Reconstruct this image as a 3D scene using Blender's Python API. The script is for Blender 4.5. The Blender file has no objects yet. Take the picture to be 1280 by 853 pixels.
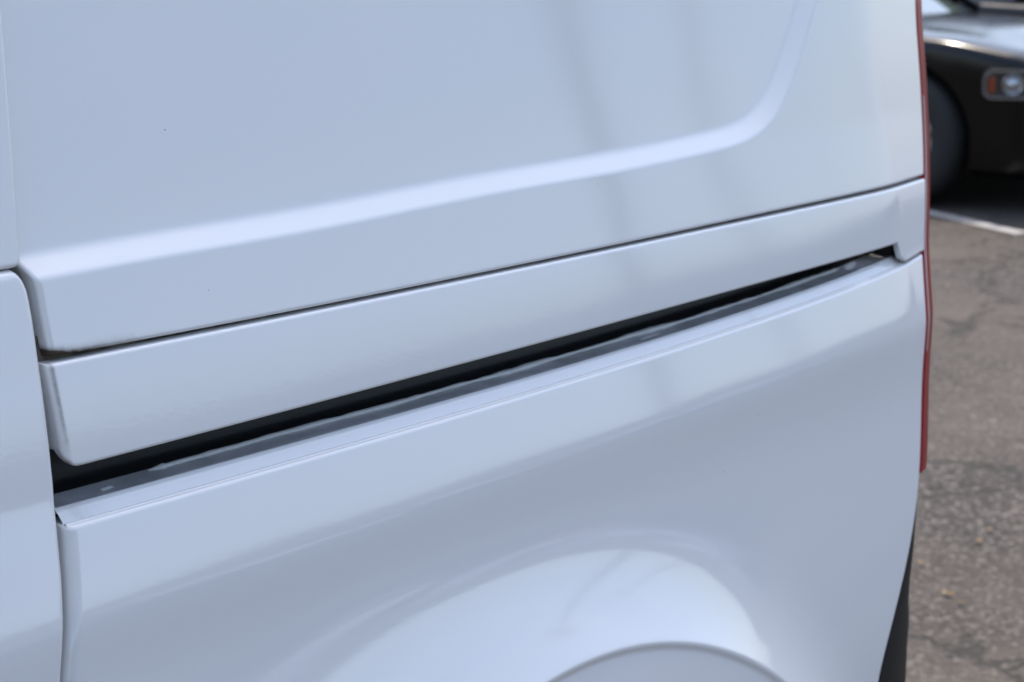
import bpy, bmesh, math, random
import numpy as np
from mathutils import Vector, Matrix
random.seed(7); rng = np.random.default_rng(7)
S = bpy.context.scene
COL = S.collection
R = math.radians

# ------------------------------------------------------------------ camera
CAM = np.array((0.0, -0.95, 1.47)); YAW, PITCH, FPX = 39.8, 12.9, 2296.0
fw = np.array([math.cos(R(YAW))*math.cos(R(PITCH)), math.sin(R(YAW))*math.cos(R(PITCH)), -math.sin(R(PITCH))])
rt = np.array([math.sin(R(YAW)), -math.cos(R(YAW)), 0.0]); up = np.cross(rt, fw)
cd = bpy.data.cameras.new('camera'); co = bpy.data.objects.new('camera', cd); COL.objects.link(co)
cd.sensor_width = 22.3; cd.lens = FPX/1280*22.3; cd.clip_start = 0.02; cd.clip_end = 3000
co.matrix_world = Matrix(((rt[0], up[0], -fw[0], CAM[0]), (rt[1], up[1], -fw[1], CAM[1]), (rt[2], up[2], -fw[2], CAM[2]), (0, 0, 0, 1)))
cd.dof.use_dof = True; cd.dof.focus_distance = 1.36; cd.dof.aperture_fstop = 6.3; cd.dof.aperture_blades = 7
S.camera = co

# ------------------------------------------------------------------ sky, sun, exposure
SUN_AZ, SUN_EL = 42.0, 66.0                      # azimuth from +X towards +Y, the far side of the van
w = bpy.data.worlds.new("World"); S.world = w; w.use_nodes = True
nt = w.node_tree; bg = nt.nodes['Background']
sky = nt.nodes.new('ShaderNodeTexSky'); sky.sky_type = 'NISHITA'; sky.sun_disc = False
sky.sun_elevation = R(SUN_EL); sky.sun_rotation = R(90 - SUN_AZ)
sky.air_density = 1.0; sky.dust_density = 3.0; sky.ozone_density = 1.6; sky.altitude = 50
# thin broken cloud over the blue, everywhere in the sky
tc = nt.nodes.new('ShaderNodeTexCoord'); mp = nt.nodes.new('ShaderNodeMapping'); mp.inputs['Scale'].default_value = (1.6, 1.6, 5.0)
nz = nt.nodes.new('ShaderNodeTexNoise'); nz.inputs['Scale'].default_value = 1.7; nz.inputs['Detail'].default_value = 6; nz.inputs['Roughness'].default_value = 0.55
cr = nt.nodes.new('ShaderNodeValToRGB'); cr.color_ramp.elements[0].position = 0.40; cr.color_ramp.elements[0].color = (0.04,)*3+(1,)
cr.color_ramp.elements[1].position = 0.68; cr.color_ramp.elements[1].color = (0.34,)*3+(1,)
mx = nt.nodes.new('ShaderNodeMix'); mx.data_type = 'RGBA'; mx.inputs['B'].default_value = (4.6, 5.1, 6.1, 1)
nt.links.new(tc.outputs['Generated'], mp.inputs['Vector']); nt.links.new(mp.outputs['Vector'], nz.inputs['Vector'])
nt.links.new(nz.outputs['Fac'], cr.inputs['Fac']); nt.links.new(cr.outputs['Color'], mx.inputs['Factor'])
nt.links.new(sky.outputs['Color'], mx.inputs['A']); nt.links.new(mx.outputs['Result'], bg.inputs['Color'])
bg.inputs['Strength'].default_value = 0.15
sl = bpy.data.lights.new('sun', 'SUN'); sl.energy = 2.0; sl.angle = R(0.53); sl.color = (1.0, 0.90, 0.74)
so = bpy.data.objects.new('sun', sl); COL.objects.link(so)
sd = Vector((math.cos(R(SUN_EL))*math.cos(R(SUN_AZ)), math.cos(R(SUN_EL))*math.sin(R(SUN_AZ)), math.sin(R(SUN_EL))))
so.rotation_euler = sd.to_track_quat('Z', 'Y').to_euler(); so.location = sd*40
S.view_settings.view_transform = 'Standard'; S.view_settings.look = 'None'
S.view_settings.exposure = 1.24; S.view_settings.gamma = 1.0; S.view_settings.use_curve_mapping = False
S.cycles.max_bounces = 8; S.cycles.glossy_bounces = 5; S.cycles.caustics_reflective = True; S.cycles.sample_clamp_indirect = 0
S.cycles.use_denoising = True

# ------------------------------------------------------------------ helpers
def mat(name, col, rough=0.5, metal=0.0, coat=0.0, spec=0.5, coat_rough=0.03):
    m = bpy.data.materials.new(name); m.use_nodes = True; b = m.node_tree.nodes['Principled BSDF']
    b.inputs['Base Color'].default_value = (*col, 1); b.inputs['Roughness'].default_value = rough
    b.inputs['Metallic'].default_value = metal; b.inputs['Coat Weight'].default_value = coat
    b.inputs['Coat Roughness'].default_value = coat_rough; b.inputs['Specular IOR Level'].default_value = spec
    return m
def N(m, t): return m.node_tree.nodes.new(t)
def Lk(m, a, b): m.node_tree.links.new(a, b)
def noise_bump(m, scale, strength, dist=0.01, detail=4, sock='Normal'):
    t = N(m, 'ShaderNodeTexCoord'); n = N(m, 'ShaderNodeTexNoise'); n.inputs['Scale'].default_value = scale; n.inputs['Detail'].default_value = detail
    b = N(m, 'ShaderNodeBump'); b.inputs['Strength'].default_value = strength; b.inputs['Distance'].default_value = dist
    Lk(m, t.outputs['Object'], n.inputs['Vector']); Lk(m, n.outputs['Fac'], b.inputs['Height'])
    Lk(m, b.outputs['Normal'], m.node_tree.nodes['Principled BSDF'].inputs[sock]); return n
def noise_color(m, scale, c1, c2, lo=0.35, hi=0.65, detail=6):
    t = N(m, 'ShaderNodeTexCoord'); n = N(m, 'ShaderNodeTexNoise'); n.inputs['Scale'].default_value = scale; n.inputs['Detail'].default_value = detail
    r = N(m, 'ShaderNodeValToRGB'); r.color_ramp.elements[0].position = lo; r.color_ramp.elements[0].color = (*c1, 1)
    r.color_ramp.elements[1].position = hi; r.color_ramp.elements[1].color = (*c2, 1)
    Lk(m, t.outputs['Object'], n.inputs['Vector']); Lk(m, n.outputs['Fac'], r.inputs['Fac'])
    Lk(m, r.outputs['Color'], m.node_tree.nodes['Principled BSDF'].inputs['Base Color'])

def mesh_obj(name, verts, faces, m, parent=None, smooth=True, attr=None):
    me = bpy.data.meshes.new(name)
    me.from_pydata([tuple(v) for v in verts], [], [tuple(f) for f in faces]); me.update()
    if smooth: me.shade_smooth()
    if attr is not None:
        a = me.attributes.new('grime', 'FLOAT', 'POINT'); a.data.foreach_set('value', np.asarray(attr, dtype=np.float32).ravel())
    me.materials.append(m)
    o = bpy.data.objects.new(name, me); COL.objects.link(o)
    if parent is not None: o.parent = parent
    return o
def grid_obj(name, P, m, parent=None, attr=None, keep=None, flip=False):
    """P: (ns, nt, 3) array of points -> one quad sheet"""
    ns, ntt = P.shape[:2]
    idx = np.arange(ns*ntt).reshape(ns, ntt)
    q = np.stack([idx[:-1, :-1], idx[1:, :-1], idx[1:, 1:], idx[:-1, 1:]], -1).reshape(-1, 4)
    if flip: q = q[:, ::-1]
    if keep is not None: q = q[keep.reshape(-1)]
    me = bpy.data.meshes.new(name); V = P.reshape(-1, 3)
    me.vertices.add(len(V)); me.vertices.foreach_set('co', V.astype(np.float32).ravel())
    me.loops.add(q.size); me.loops.foreach_set('vertex_index', q.astype(np.int32).ravel())
    me.polygons.add(len(q)); me.polygons.foreach_set('loop_start', np.arange(0, q.size, 4, dtype=np.int32))
    me.polygons.foreach_set('loop_total', np.full(len(q), 4, dtype=np.int32))
    me.update(calc_edges=True); me.validate(); me.shade_smooth()
    if attr is not None:
        a = me.attributes.new('grime', 'FLOAT', 'POINT'); a.data.foreach_set('value', attr.astype(np.float32).ravel())
    me.materials.append(m)
    o = bpy.data.objects.new(name, me); COL.objects.link(o)
    if parent is not None: o.parent = parent
    return o
def empty(name, loc, label, cat, group=None, rz=0):
    o = bpy.data.objects.new(name, None); COL.objects.link(o); o.location = loc; o.rotation_euler = (0, 0, rz); o.empty_display_size = .1
    o['label'] = label; o['category'] = cat
    if group: o['group'] = group
    return o
def bm_obj(name, bm, m, parent=None, smooth=False, bevel=0, segs=2):
    if bevel: bmesh.ops.bevel(bm, geom=list(bm.edges), offset=bevel, segments=segs, affect='EDGES', profile=0.6, clamp_overlap=True)
    bmesh.ops.recalc_face_normals(bm, faces=bm.faces)
    me = bpy.data.meshes.new(name); bm.to_mesh(me); bm.free()
    if smooth: me.shade_smooth()
    me.materials.append(m); o = bpy.data.objects.new(name, me); COL.objects.link(o)
    if parent is not None: o.parent = parent
    return o
def add_box(bm, c, s, rot=None):
    M_ = Matrix.Translation(c) @ (rot if rot is not None else Matrix()) @ Matrix.Diagonal((s[0], s[1], s[2], 1))
    bmesh.ops.create_cube(bm, size=1, matrix=M_)
def add_cyl(bm, a, b, r0, r1=None, n=16, caps=True):
    a = Vector(a); b = Vector(b); d = b-a
    M_ = Matrix.Translation((a+b)/2) @ d.to_track_quat('Z', 'Y').to_matrix().to_4x4()
    bmesh.ops.create_cone(bm, cap_ends=caps, segments=n, radius1=r0, radius2=r0 if r1 is None else r1, depth=d.length, matrix=M_)
def lathe_obj(name, prof, axis_o, m, parent, n=48):
    """prof: list of (r, y) revolved about a Y-parallel axis through axis_o"""
    a = np.linspace(0, 2*np.pi, n+1); pr = np.array(prof)
    P = np.zeros((n+1, len(pr), 3))
    P[..., 0] = axis_o[0] + np.cos(a)[:, None]*pr[:, 0]; P[..., 2] = axis_o[2] + np.sin(a)[:, None]*pr[:, 0]; P[..., 1] = axis_o[1] + pr[:, 1]
    return grid_obj(name, P, m, parent)
def structure(o): o['kind'] = 'structure'; return o

# ------------------------------------------------------------------ materials
paint = mat('white_paint', (0.80, 0.80, 0.79), rough=0.6, coat=1.0, spec=0.0, coat_rough=0.07)
pb = paint.node_tree.nodes['Principled BSDF']; pb.inputs['Coat IOR'].default_value = 1.75
at = N(paint, 'ShaderNodeAttribute'); at.attribute_name = 'grime'
t_ = N(paint, 'ShaderNodeTexCoord')
gn = N(paint, 'ShaderNodeTexNoise'); gn.inputs['Scale'].default_value = 90; gn.inputs['Detail'].default_value = 8; gn.inputs['Roughness'].default_value = .7
Lk(paint, t_.outputs['Object'], gn.inputs['Vector'])
ma = N(paint, 'ShaderNodeMath'); ma.operation = 'MULTIPLY_ADD'; Lk(paint, gn.outputs['Fac'], ma.inputs[0]); ma.inputs[1].default_value = 1.3; ma.inputs[2].default_value = -0.65
mb_ = N(paint, 'ShaderNodeMath'); mb_.operation = 'ADD'; Lk(paint, ma.outputs[0], mb_.inputs[0]); Lk(paint, at.outputs['Fac'], mb_.inputs[1])
mc = N(paint, 'ShaderNodeMath'); mc.operation = 'MULTIPLY'; mc.use_clamp = True; Lk(paint, mb_.outputs[0], mc.inputs[0]); Lk(paint, at.outputs['Fac'], mc.inputs[1])
# tiny dirt specks
vo = N(paint, 'ShaderNodeTexVoronoi'); vo.inputs['Scale'].default_value = 26; Lk(paint, t_.outputs['Object'], vo.inputs['Vector'])
lt = N(paint, 'ShaderNodeMath'); lt.operation = 'LESS_THAN'; lt.inputs[1].default_value = 0.017; Lk(paint, vo.outputs['Distance'], lt.inputs[0])
sx = N(paint, 'ShaderNodeSeparateColor'); Lk(paint, vo.outputs['Color'], sx.inputs['Color'])
gt = N(paint, 'ShaderNodeMath'); gt.operation = 'GREATER_THAN'; gt.inputs[1].default_value = 0.72; Lk(paint, sx.outputs['Red'], gt.inputs[0])
sp = N(paint, 'ShaderNodeMath'); sp.operation = 'MULTIPLY'; Lk(paint, lt.outputs[0], sp.inputs[0]); Lk(paint, gt.outputs[0], sp.inputs[1])
sp2 = N(paint, 'ShaderNodeMath'); sp2.operation = 'MULTIPLY'; Lk(paint, sp.outputs[0], sp2.inputs[0]); sp2.inputs[1].default_value = 0.7
m1 = N(paint, 'ShaderNodeMix'); m1.data_type = 'RGBA'; m1.inputs['A'].default_value = (0.80, 0.80, 0.79, 1); m1.inputs['B'].default_value = (0.075, 0.058, 0.042, 1)
Lk(paint, mc.outputs[0], m1.inputs['Factor'])
m2 = N(paint, 'ShaderNodeMix'); m2.data_type = 'RGBA'; m2.inputs['B'].default_value = (0.12, 0.11, 0.10, 1)
Lk(paint, sp2.outputs[0], m2.inputs['Factor']); Lk(paint, m1.outputs['Result'], m2.inputs['A']); Lk(paint, m2.outputs['Result'], pb.inputs['Base Color'])
cwt = N(paint, 'ShaderNodeMath'); cwt.operation = 'SUBTRACT'; cwt.inputs[0].default_value = 1.0; Lk(paint, mc.outputs[0], cwt.inputs[1]); Lk(paint, cwt.outputs[0], pb.inputs['Coat Weight'])
# orange peel in the clear coat
op = N(paint, 'ShaderNodeTexNoise'); op.inputs['Scale'].default_value = 260; op.inputs['Detail'].default_value = 2; Lk(paint, t_.outputs['Object'], op.inputs['Vector'])
ob = N(paint, 'ShaderNodeBump'); ob.inputs['Strength'].default_value = 0.05; ob.inputs['Distance'].default_value = 0.0006
Lk(paint, op.outputs['Fac'], ob.inputs['Height']); Lk(paint, ob.outputs['Normal'], pb.inputs['Coat Normal'])

seam_dirt = mat('seam_dirt', (0.04, 0.033, 0.026), 0.9); noise_color(seam_dirt, 55, (0.035, 0.030, 0.025), (0.22, 0.19, 0.155), .35, .65)
dark_gap = mat('gap_shade_black', (0.012, 0.012, 0.013), 0.7)  # black put in for the shade inside the panel gaps
rail_black = mat('black_rail_paint', (0.035, 0.036, 0.04), 0.45); noise_bump(rail_black, 300, .2, .001)
ledge_grey = mat('shaded_ledge_grey', (0.30, 0.31, 0.33), 0.4, coat=.3)  # grey stands in for the shade falling on the channel ledge
noise_color(ledge_grey, 40, (0.36, 0.365, 0.375), (0.48, 0.485, 0.495))
sealant = mat('sealant', (0.74, 0.74, 0.73), 0.22, coat=.5); noise_bump(sealant, 420, .3, .001)
red_lens = mat('red_lens', (0.30, 0.004, 0.010), 0.3, coat=.15, spec=.1)
clear_lens = mat('clear_lens', (0.42, 0.33, 0.28), 0.15, coat=1.0)
black_plastic = mat('textured_black_plastic', (0.010, 0.010, 0.0095), 0.6, spec=.25); noise_bump(black_plastic, 900, .4, .0008)
rubber = mat('tyre_rubber', (0.018, 0.018, 0.018), 0.8); noise_bump(rubber, 120, .4, .003)
steel = mat('silver_wheel_paint', (0.42, 0.42, 0.43), 0.3, metal=.8)
glass_dark = mat('tinted_glass', (0.02, 0.022, 0.024), 0.03, coat=1.0)
chrome = mat('chrome', (0.75, 0.75, 0.76), 0.07, metal=1.0)

# ------------------------------------------------------------------ ground
G = 600.0
asphalt = mat('asphalt', (0.1, 0.1, 0.1), 0.9, spec=.3)
ab = asphalt.node_tree.nodes['Principled BSDF']
ct = N(asphalt, 'ShaderNodeTexCoord')
def an(scale, detail=5, rough=.6):
    n = N(asphalt, 'ShaderNodeTexNoise'); n.inputs['Scale'].default_value = scale; n.inputs['Detail'].default_value = detail; n.inputs['Roughness'].default_value = rough
    Lk(asphalt, ct.outputs['Object'], n.inputs['Vector']); return n
def ramp(m, src, stops):
    r = N(m, 'ShaderNodeValToRGB'); e = r.color_ramp.elements
    while len(e) < len(stops): e.new(0.5)
    for k, (p, c) in enumerate(stops): e[k].position = p; e[k].color = (*c, 1)
    Lk(m, src, r.inputs['Fac']); return r
def mixc(m, a, b, fac, blend='MIX'):
    x = N(m, 'ShaderNodeMix'); x.data_type = 'RGBA'; x.blend_type = blend
    for sck, v in (('A', a), ('B', b), ('Factor', fac)):
        if isinstance(v, (int, float)): x.inputs[sck].default_value = v
        elif isinstance(v, tuple): x.inputs[sck].default_value = (*v, 1)
        else: Lk(m, v, x.inputs[sck])
    return x.outputs['Result']
va = N(asphalt, 'ShaderNodeTexVoronoi'); va.inputs['Scale'].default_value = 95; Lk(asphalt, ct.outputs['Object'], va.inputs['Vector'])
vs_ = N(asphalt, 'ShaderNodeSeparateColor'); Lk(asphalt, va.outputs['Color'], vs_.inputs['Color'])
agg = ramp(asphalt, vs_.outputs['Red'], [(0.0, (0.018, 0.0155, 0.014)), (0.45, (0.034, 0.029, 0.026)), (0.8, (0.066, 0.057, 0.052)), (1.0, (0.16, 0.142, 0.13))])
worn = ramp(asphalt, an(0.55, 7, .62).outputs['Fac'], [(0.40, (0, 0, 0)), (0.60, (1, 1, 1))])
c1 = mixc(asphalt, agg.outputs['Color'], (0.076, 0.064, 0.054), mixc(asphalt, (0.05,)*3, (0.75,)*3, worn.outputs['Color']))
mott = ramp(asphalt, an(3.1, 6, .65).outputs['Fac'], [(0.3, (0.78,)*3), (0.7, (1.15,)*3)])
c2 = mixc(asphalt, c1, mott.outputs['Color'], 1.0, 'MULTIPLY')
# cracks: warped cell borders, kept only where a second noise says the surface has split
wv = N(asphalt, 'ShaderNodeVectorMath'); wv.operation = 'MULTIPLY_ADD'
Lk(asphalt, an(2.2, 5, .6).outputs['Color'], wv.inputs[0]); wv.inputs[1].default_value = (0.9, 0.9, 0); Lk(asphalt, ct.outputs['Object'], wv.inputs[2])
vc = N(asphalt, 'ShaderNodeTexVoronoi'); vc.feature = 'DISTANCE_TO_EDGE'; vc.inputs['Scale'].default_value = 0.85; Lk(asphalt, wv.outputs[0], vc.inputs['Vector'])
ck = ramp(asphalt, vc.outputs['Distance'], [(0.0, (1, 1, 1)), (0.020, (0, 0, 0))])
ckm = ramp(asphalt, an(0.8, 2).outputs['Fac'], [(0.30, (0, 0, 0)), (0.44, (1, 1, 1))])
ckf = mixc(asphalt, ck.outputs['Color'], ckm.outputs['Color'], 1.0, 'MULTIPLY')
c3 = mixc(asphalt, c2, (0.022, 0.020, 0.018), ckf)
Lk(asphalt, c3, ab.inputs['Base Color'])
bu = N(asphalt, 'ShaderNodeBump'); bu.inputs['Strength'].default_value = 0.7; bu.inputs['Distance'].default_value = 0.006
hh = N(asphalt, 'ShaderNodeMath'); hh.operation = 'SUBTRACT'; Lk(asphalt, vs_.outputs['Red'], hh.inputs[0]); Lk(asphalt, ckf, hh.inputs[1])
Lk(asphalt, hh.outputs[0], bu.inputs['Height']); Lk(asphalt, bu.outputs['Normal'], ab.inputs['Normal'])
structure(mesh_obj('ground', [(-G, -G, 0), (G, -G, 0), (G, G, 0), (-G, G, 0)], [(0, 1, 2, 3)], asphalt, smooth=False))
line_paint = mat('worn_line_paint', (0.6, 0.57, 0.55), 0.8); noise_color(line_paint, 14, (0.20, 0.19, 0.185), (0.38, 0.365, 0.355), .3, .55)
def line_strip(p0, p1, wd):
    a = np.array(p0); b = np.array(p1); d = (b-a)/np.linalg.norm(b-a); n = np.array([-d[1], d[0]])*wd/2
    o = mesh_obj('parking_line', [(*(a-n), .004), (*(b-n), .004), (*(b+n), .004), (*(a+n), .004)], [(0, 1, 2, 3)], line_paint, smooth=False)
    structure(o); return o

# ------------------------------------------------------------------ the van: outer surface  y = P(x) + T(z) - flare(x, z)
zt = np.linspace(0.2, 2.0, 3601)
tn = np.array([(.2, 0), (.45, 1), (.62, 4), (.72, 6), (.82, 7.5), (.90, 8), (.945, 7.5), (.968, 6.5), (.985, 6), (1.008, 6), (1.018, 8.0), (1.031, 15.5), (1.045, 16.8), (1.094, 17),
               (1.108, 12.7), (1.13, 12.5), (1.158, 12.7), (1.170, 13.7), (1.178, 14.6), (1.186, 13.2), (1.2, 13.2), (1.245, 12.8), (1.265, 11.2), (1.40, 10.5), (1.55, 11), (1.72, 16), (1.8, 30), (2.0, 60)])
slope = np.tan(np.radians(np.interp(zt, tn[:, 0], tn[:, 1])))
Ti = np.concatenate([[0], np.cumsum((slope[1:]+slope[:-1])/2*np.diff(zt))]); Ti -= np.interp(1.095, zt, Ti)
WX, WZ, RI, RO = 1.125, 0.382, 0.485, 0.610          # rear wheel centre, inner and outer radius of the flare
te = np.array([(.2, -8), (.45, -7), (.62, -2), (.74, 5), (.84, 8), (.88, 8.5), (.92, 7), (.945, 5.5), (.968, 3), (.99, .5), (1.0, 0), (2.0, 0)])
se = np.tan(np.radians(np.interp(zt, te[:, 0], te[:, 1]))); Ei = np.concatenate([[0], np.cumsum((se[1:]+se[:-1])/2*np.diff(zt))]); Ei -= np.interp(1.0, zt, Ei)
def EX(x, z):
    k = np.clip((1.95-np.asarray(x, float))/.95, 0, 1)
    return np.interp(z, zt, Ei)*(.40+.60*k)
def PX(x):
    x0 = np.asarray(x, float); x = np.minimum(x0, 1.87)
    return .17*(x0-x) + 0.020*(x-1.15)**2 + np.where(x > 1.66, .08*(x-1.66)**2, 0) + np.where(x > 1.78, 5.0*np.abs(x-1.78)**3, 0)
def flare(x, z):
    rho = np.hypot(x-WX, z-WZ); lf = np.clip((WX+.10-x)/.45, 0, 1); lf = lf*lf*(3-2*lf); ro = RO + 0.05*lf
    u = np.clip((rho-RI)/(ro-RI), 0, 1)
    g = 0.027*(1-u)**(2.8-.5*lf)
    e = np.clip((RI+.004-rho)/.010, 0, 1)            # rolled crest
    return g - 0.0035*e*e
def F0(x, z): return PX(x) + np.interp(z, zt, Ti) + EX(x, z)
def F(x, z): return F0(x, z) - flare(x, z)
def unp(px, py, dy=0.0, fn=F):
    px = np.asarray(px, float); py = np.asarray(py, float)
    d = fw + (px[..., None]-640)/FPX*rt - (py[..., None]-426.5)/FPX*up
    Y = np.zeros(px.shape)
    for _ in range(160):
        t = (Y-CAM[1])/d[..., 1]; q = CAM + t[..., None]*d; Y = .5*Y + .5*(fn(q[..., 0], q[..., 2])+dy)
    return q
def pts(lst, dy=0.0, fn=F):
    a = np.array(lst, float); return unp(a[:, 0], a[:, 1], dy, fn)
def zfun(lst, dy=0., fn=F):      # z as a function of x along a traced edge
    q = pts(lst, dy, fn); o = np.argsort(q[:, 0]); q = q[o]
    return lambda x: np.interp(x, q[:, 0], q[:, 2])
def smooth_fun(lst, deg, dy=0., fn=F, axis=0):
    q = pts(lst, dy, fn); c = np.polyfit(q[:, axis], q[:, 2 if axis == 0 else 0], deg); return lambda v: np.polyval(c, v)
def edge_samples(L, r, n):
    e = np.array([0, .04, .12, .25, .42, .62, .82, 1.0, 1.25])*r
    return np.concatenate([e, np.linspace(1.8*r, L-1.8*r, n), (L-e)[::-1]])/L
def roll(d, r):
    d = np.clip(d, 0, r); return r - np.sqrt(np.maximum(r*r-(r-d)**2, 0))
def panel(name, xl, xr, zb, ztp, parent, Lx, Lz, nx, nz, r=(.003,)*4, off=0., extra=None, attr=None, fn=F, flange=(.022,)*4, hole=None, xs=None, m=paint):
    """r = edge radii (left, right, bottom, top)"""
    s = edge_samples(Lx, max(r[0], r[1]), nx) if xs is None else xs
    t = edge_samples(Lz, max(r[2], r[3]), nz)
    SS, TT = np.meshgrid(s, t, indexing='ij')
    X = np.full(SS.shape, 1.2); Z = np.full(SS.shape, 1.0)
    for _ in range(8):
        Z = zb(X)*(1-TT) + ztp(X)*TT; X = xl(Z)*(1-SS) + xr(Z)*SS
    Lxx = xr(Z)-xl(Z); Lzz = ztp(X)-zb(X)
    if hole is not None:
        rho = np.hypot(X-WX, Z-WZ); ins = rho < hole
        snap = (rho < hole) & (rho > hole-.02); k = np.where(snap, hole/np.maximum(rho, 1e-6), 1)
        X = WX+(X-WX)*k; Z = WZ+(Z-WZ)*k
    Y = fn(X, Z) + off
    if extra is not None: Y = Y + extra(X, Z)
    Y = Y + roll(SS*Lxx, r[0]) + roll((1-SS)*Lxx, r[1]) + roll(TT*Lzz, r[2]) + roll((1-TT)*Lzz, r[3])
    P = np.stack([X, Y, Z], -1)
    A = attr(X, Z) if attr is not None else np.zeros(X.shape)
    # return flange all round
    def ring(P_, A_, ax):
        a = np.take(P_, [0], ax).copy(); b = np.take(P_, [-1], ax).copy()
        a[..., 1] += flange[2*ax]; b[..., 1] += flange[2*ax+1]
        return np.concatenate([a, P_, b], ax), np.concatenate([np.take(A_, [0], ax), A_, np.take(A_, [-1], ax)], ax)
    P, A = ring(P, A, 0); P, A = ring(P, A, 1)
    keep = None
    if hole is not None:
        rr = np.hypot(P[..., 0]-WX, P[..., 2]-WZ) < hole-1e-6
        keep = ~(rr[:-1, :-1] | rr[1:, :-1] | rr[1:, 1:] | rr[:-1, 1:])
    return grid_obj(name, P, m, parent, A, keep)

van = empty('parked_van', (0.0, 0.90, 0.0), 'white cargo van seen close at its sliding door track and rear quarter', 'van')
def reparent(o):
    return o
VOFF = Vector((0.0, 0.90, 0.0))

# traced edges -> van surface
seam_up = smooth_fun([(69, 446.5), (160, 428), (300, 403), (450, 374), (600, 341), (775, 306), (950, 268.5), (1060, 244.5)], 3)
seam_lo = smooth_fun([(52, 456), (160, 435.5), (300, 406), (450, 378), (600, 345), (775, 309.5), (950, 272), (1060, 248.5)], 3)
cov_b = smooth_fun([(95, 584), (160, 566), (300, 528), (450, 489), (600, 450), (800, 395.5), (960, 350), (1110, 308)], 3)
crease = smooth_fun([(76, 663), (150, 640), (300, 598), (450, 555), (600, 513), (800, 449), (969, 396), (1132, 331)], 3)
qR = pts([(1145, 0), (1149, 63), (1153, 141), (1154.6, 218), (1157, 325), (1156.5, 420), (1155, 480), (1153.5, 530), (1151, 576), (1144, 655), (1135.6, 707), (1118, 769), (1099.7, 853)], fn=F0)
_o = np.argsort(qR[:, 2]); qRz = qR[_o, 2]; qRx = qR[_o, 0]
print('qR', np.round(qR, 3).tolist())
_rc = np.polyfit(qRz, qRx, 6); _zl, _zh = qRz[0], qRz[-1]
print('xr resid', np.abs(np.polyval(_rc, qRz)-qRx).max())
def xright(z):
    zz = np.clip(z, _zl, _zh); return np.polyval(_rc, zz) + np.where(z < _zl, (z-_zl)*.6, 0) - np.where(z > _zh, (z-_zh)*.05, 0)
X0 = float(pts([(83, 663)])[0, 0])
print('X0', X0, 'crease', crease(np.array([.7, 1., 1.4, 1.8])), 'seam', seam_lo(np.array([.7, 1., 1.4, 1.8])), 'covb', cov_b(np.array([.7, 1., 1.4, 1.8])), 'xr', list(zip(np.round(qRz, 3), np.round(qRx, 3))))

# ---- upper quarter panel with its stamped recess
path_px = [(-60, 370), (45, 351), (205, 321), (400, 287), (600, 245), (775, 214), (850, 198), (906, 185), (935, 175), (955, 162), (971, 143), (983, 120), (994, 92), (1006, 55), (1015.6, 20), (1021, 0)]
pq = pts(path_px)[:, [0, 2]]
dz_ = pq[-1]-pq[-2]; dz_ /= np.linalg.norm(dz_)
pq = np.vstack([pq, pq[-1]+dz_*.12, pq[-1]+dz_*.45+np.array([-.03, 0])])
# dense smooth path
def catmull(p, n=8):
    p = np.vstack([2*p[0]-p[1], p, 2*p[-1]-p[-2]]); out = []
    for i in range(1, len(p)-2):
        for t in np.linspace(0, 1, n, endpoint=False):
            out.append(.5*((2*p[i])+(-p[i-1]+p[i+1])*t+(2*p[i-1]-5*p[i]+4*p[i+1]-p[i+2])*t*t+(-p[i-1]+3*p[i]-3*p[i+1]+p[i+2])*t**3))
    out.append(p[-2]); return np.array(out)
pd = catmull(pq, 6)
for _ in range(6): pd[1:-1] = .25*pd[:-2]+.5*pd[1:-1]+.25*pd[2:]
def sdist(X, Z):
    q = np.stack([X.ravel(), Z.ravel()], -1); best = np.full(len(q), 9.); sg = np.ones(len(q))
    for a, b in zip(pd[:-1], pd[1:]):
        d = b-a; L2 = d@d; t = np.clip(((q-a)@d)/L2, 0, 1); v = q-(a+t[:, None]*d); ds = np.hypot(v[:, 0], v[:, 1])
        cr_ = d[0]*v[:, 1]-d[1]*v[:, 0]; mm = ds < best
        best = np.where(mm, ds, best); sg = np.where(mm, np.sign(cr_), sg)
    return (best*sg).reshape(X.shape)
ub = np.linspace(-.03, .06, 1801); wv_ = .0145
sl_ = np.clip((ub+.0013)/.0026, 0, 1)*np.clip((wv_+.003-ub)/.006, 0, 1)
dep = np.concatenate([[0], np.cumsum((sl_[1:]+sl_[:-1])/2*np.diff(ub))])*0.95
def lowfreq(X, Z):
    return .00022*np.sin(9*X+4*Z)+.00016*np.sin(17*X-11*Z+1.3)+.00012*np.cos(26*Z+6*X)
def dent(X, Z):                                     # soft pressed dent by the rear edge
    return .0008*np.exp(-(((X-1.80)/.05)**2+((Z-1.25)/.06)**2))
def ext_up(X, Z): return np.interp(sdist(X, Z), ub, dep) + lowfreq(X, Z) + dent(X, Z)
def xl_up(z):
    q = pts([(6, 0), (16, 123), (24.6, 246), (28.5, 320), (31, 332), (37, 341), (42, 350), (46, 365), (50, 390), (60, 443)], .002); o = np.argsort(q[:, 2]); 
    zz = q[o, 2]; xx = q[o, 0]
    return np.interp(z, zz, xx) + np.where(z > zz[-1], (z-zz[-1])*-.01, 0)
def gr_up(X, Z):
    d = Z-seam_up(X); e = X-xl_up(Z)
    return 1.2*np.clip(1-d/.008, 0, 1)*np.clip(1.2-(X-.68)/.13, 0.16, 1) + .7*np.clip(1-np.hypot(d/.012, e/.016), 0, 1)
up_panel = panel('upper_quarter_panel', xl_up, xright, seam_up, lambda x: np.full(np.shape(x), 1.72), van, 1.17, .52, 620, 330, (.004, .004, .0025, .004), extra=ext_up, attr=gr_up)

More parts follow.
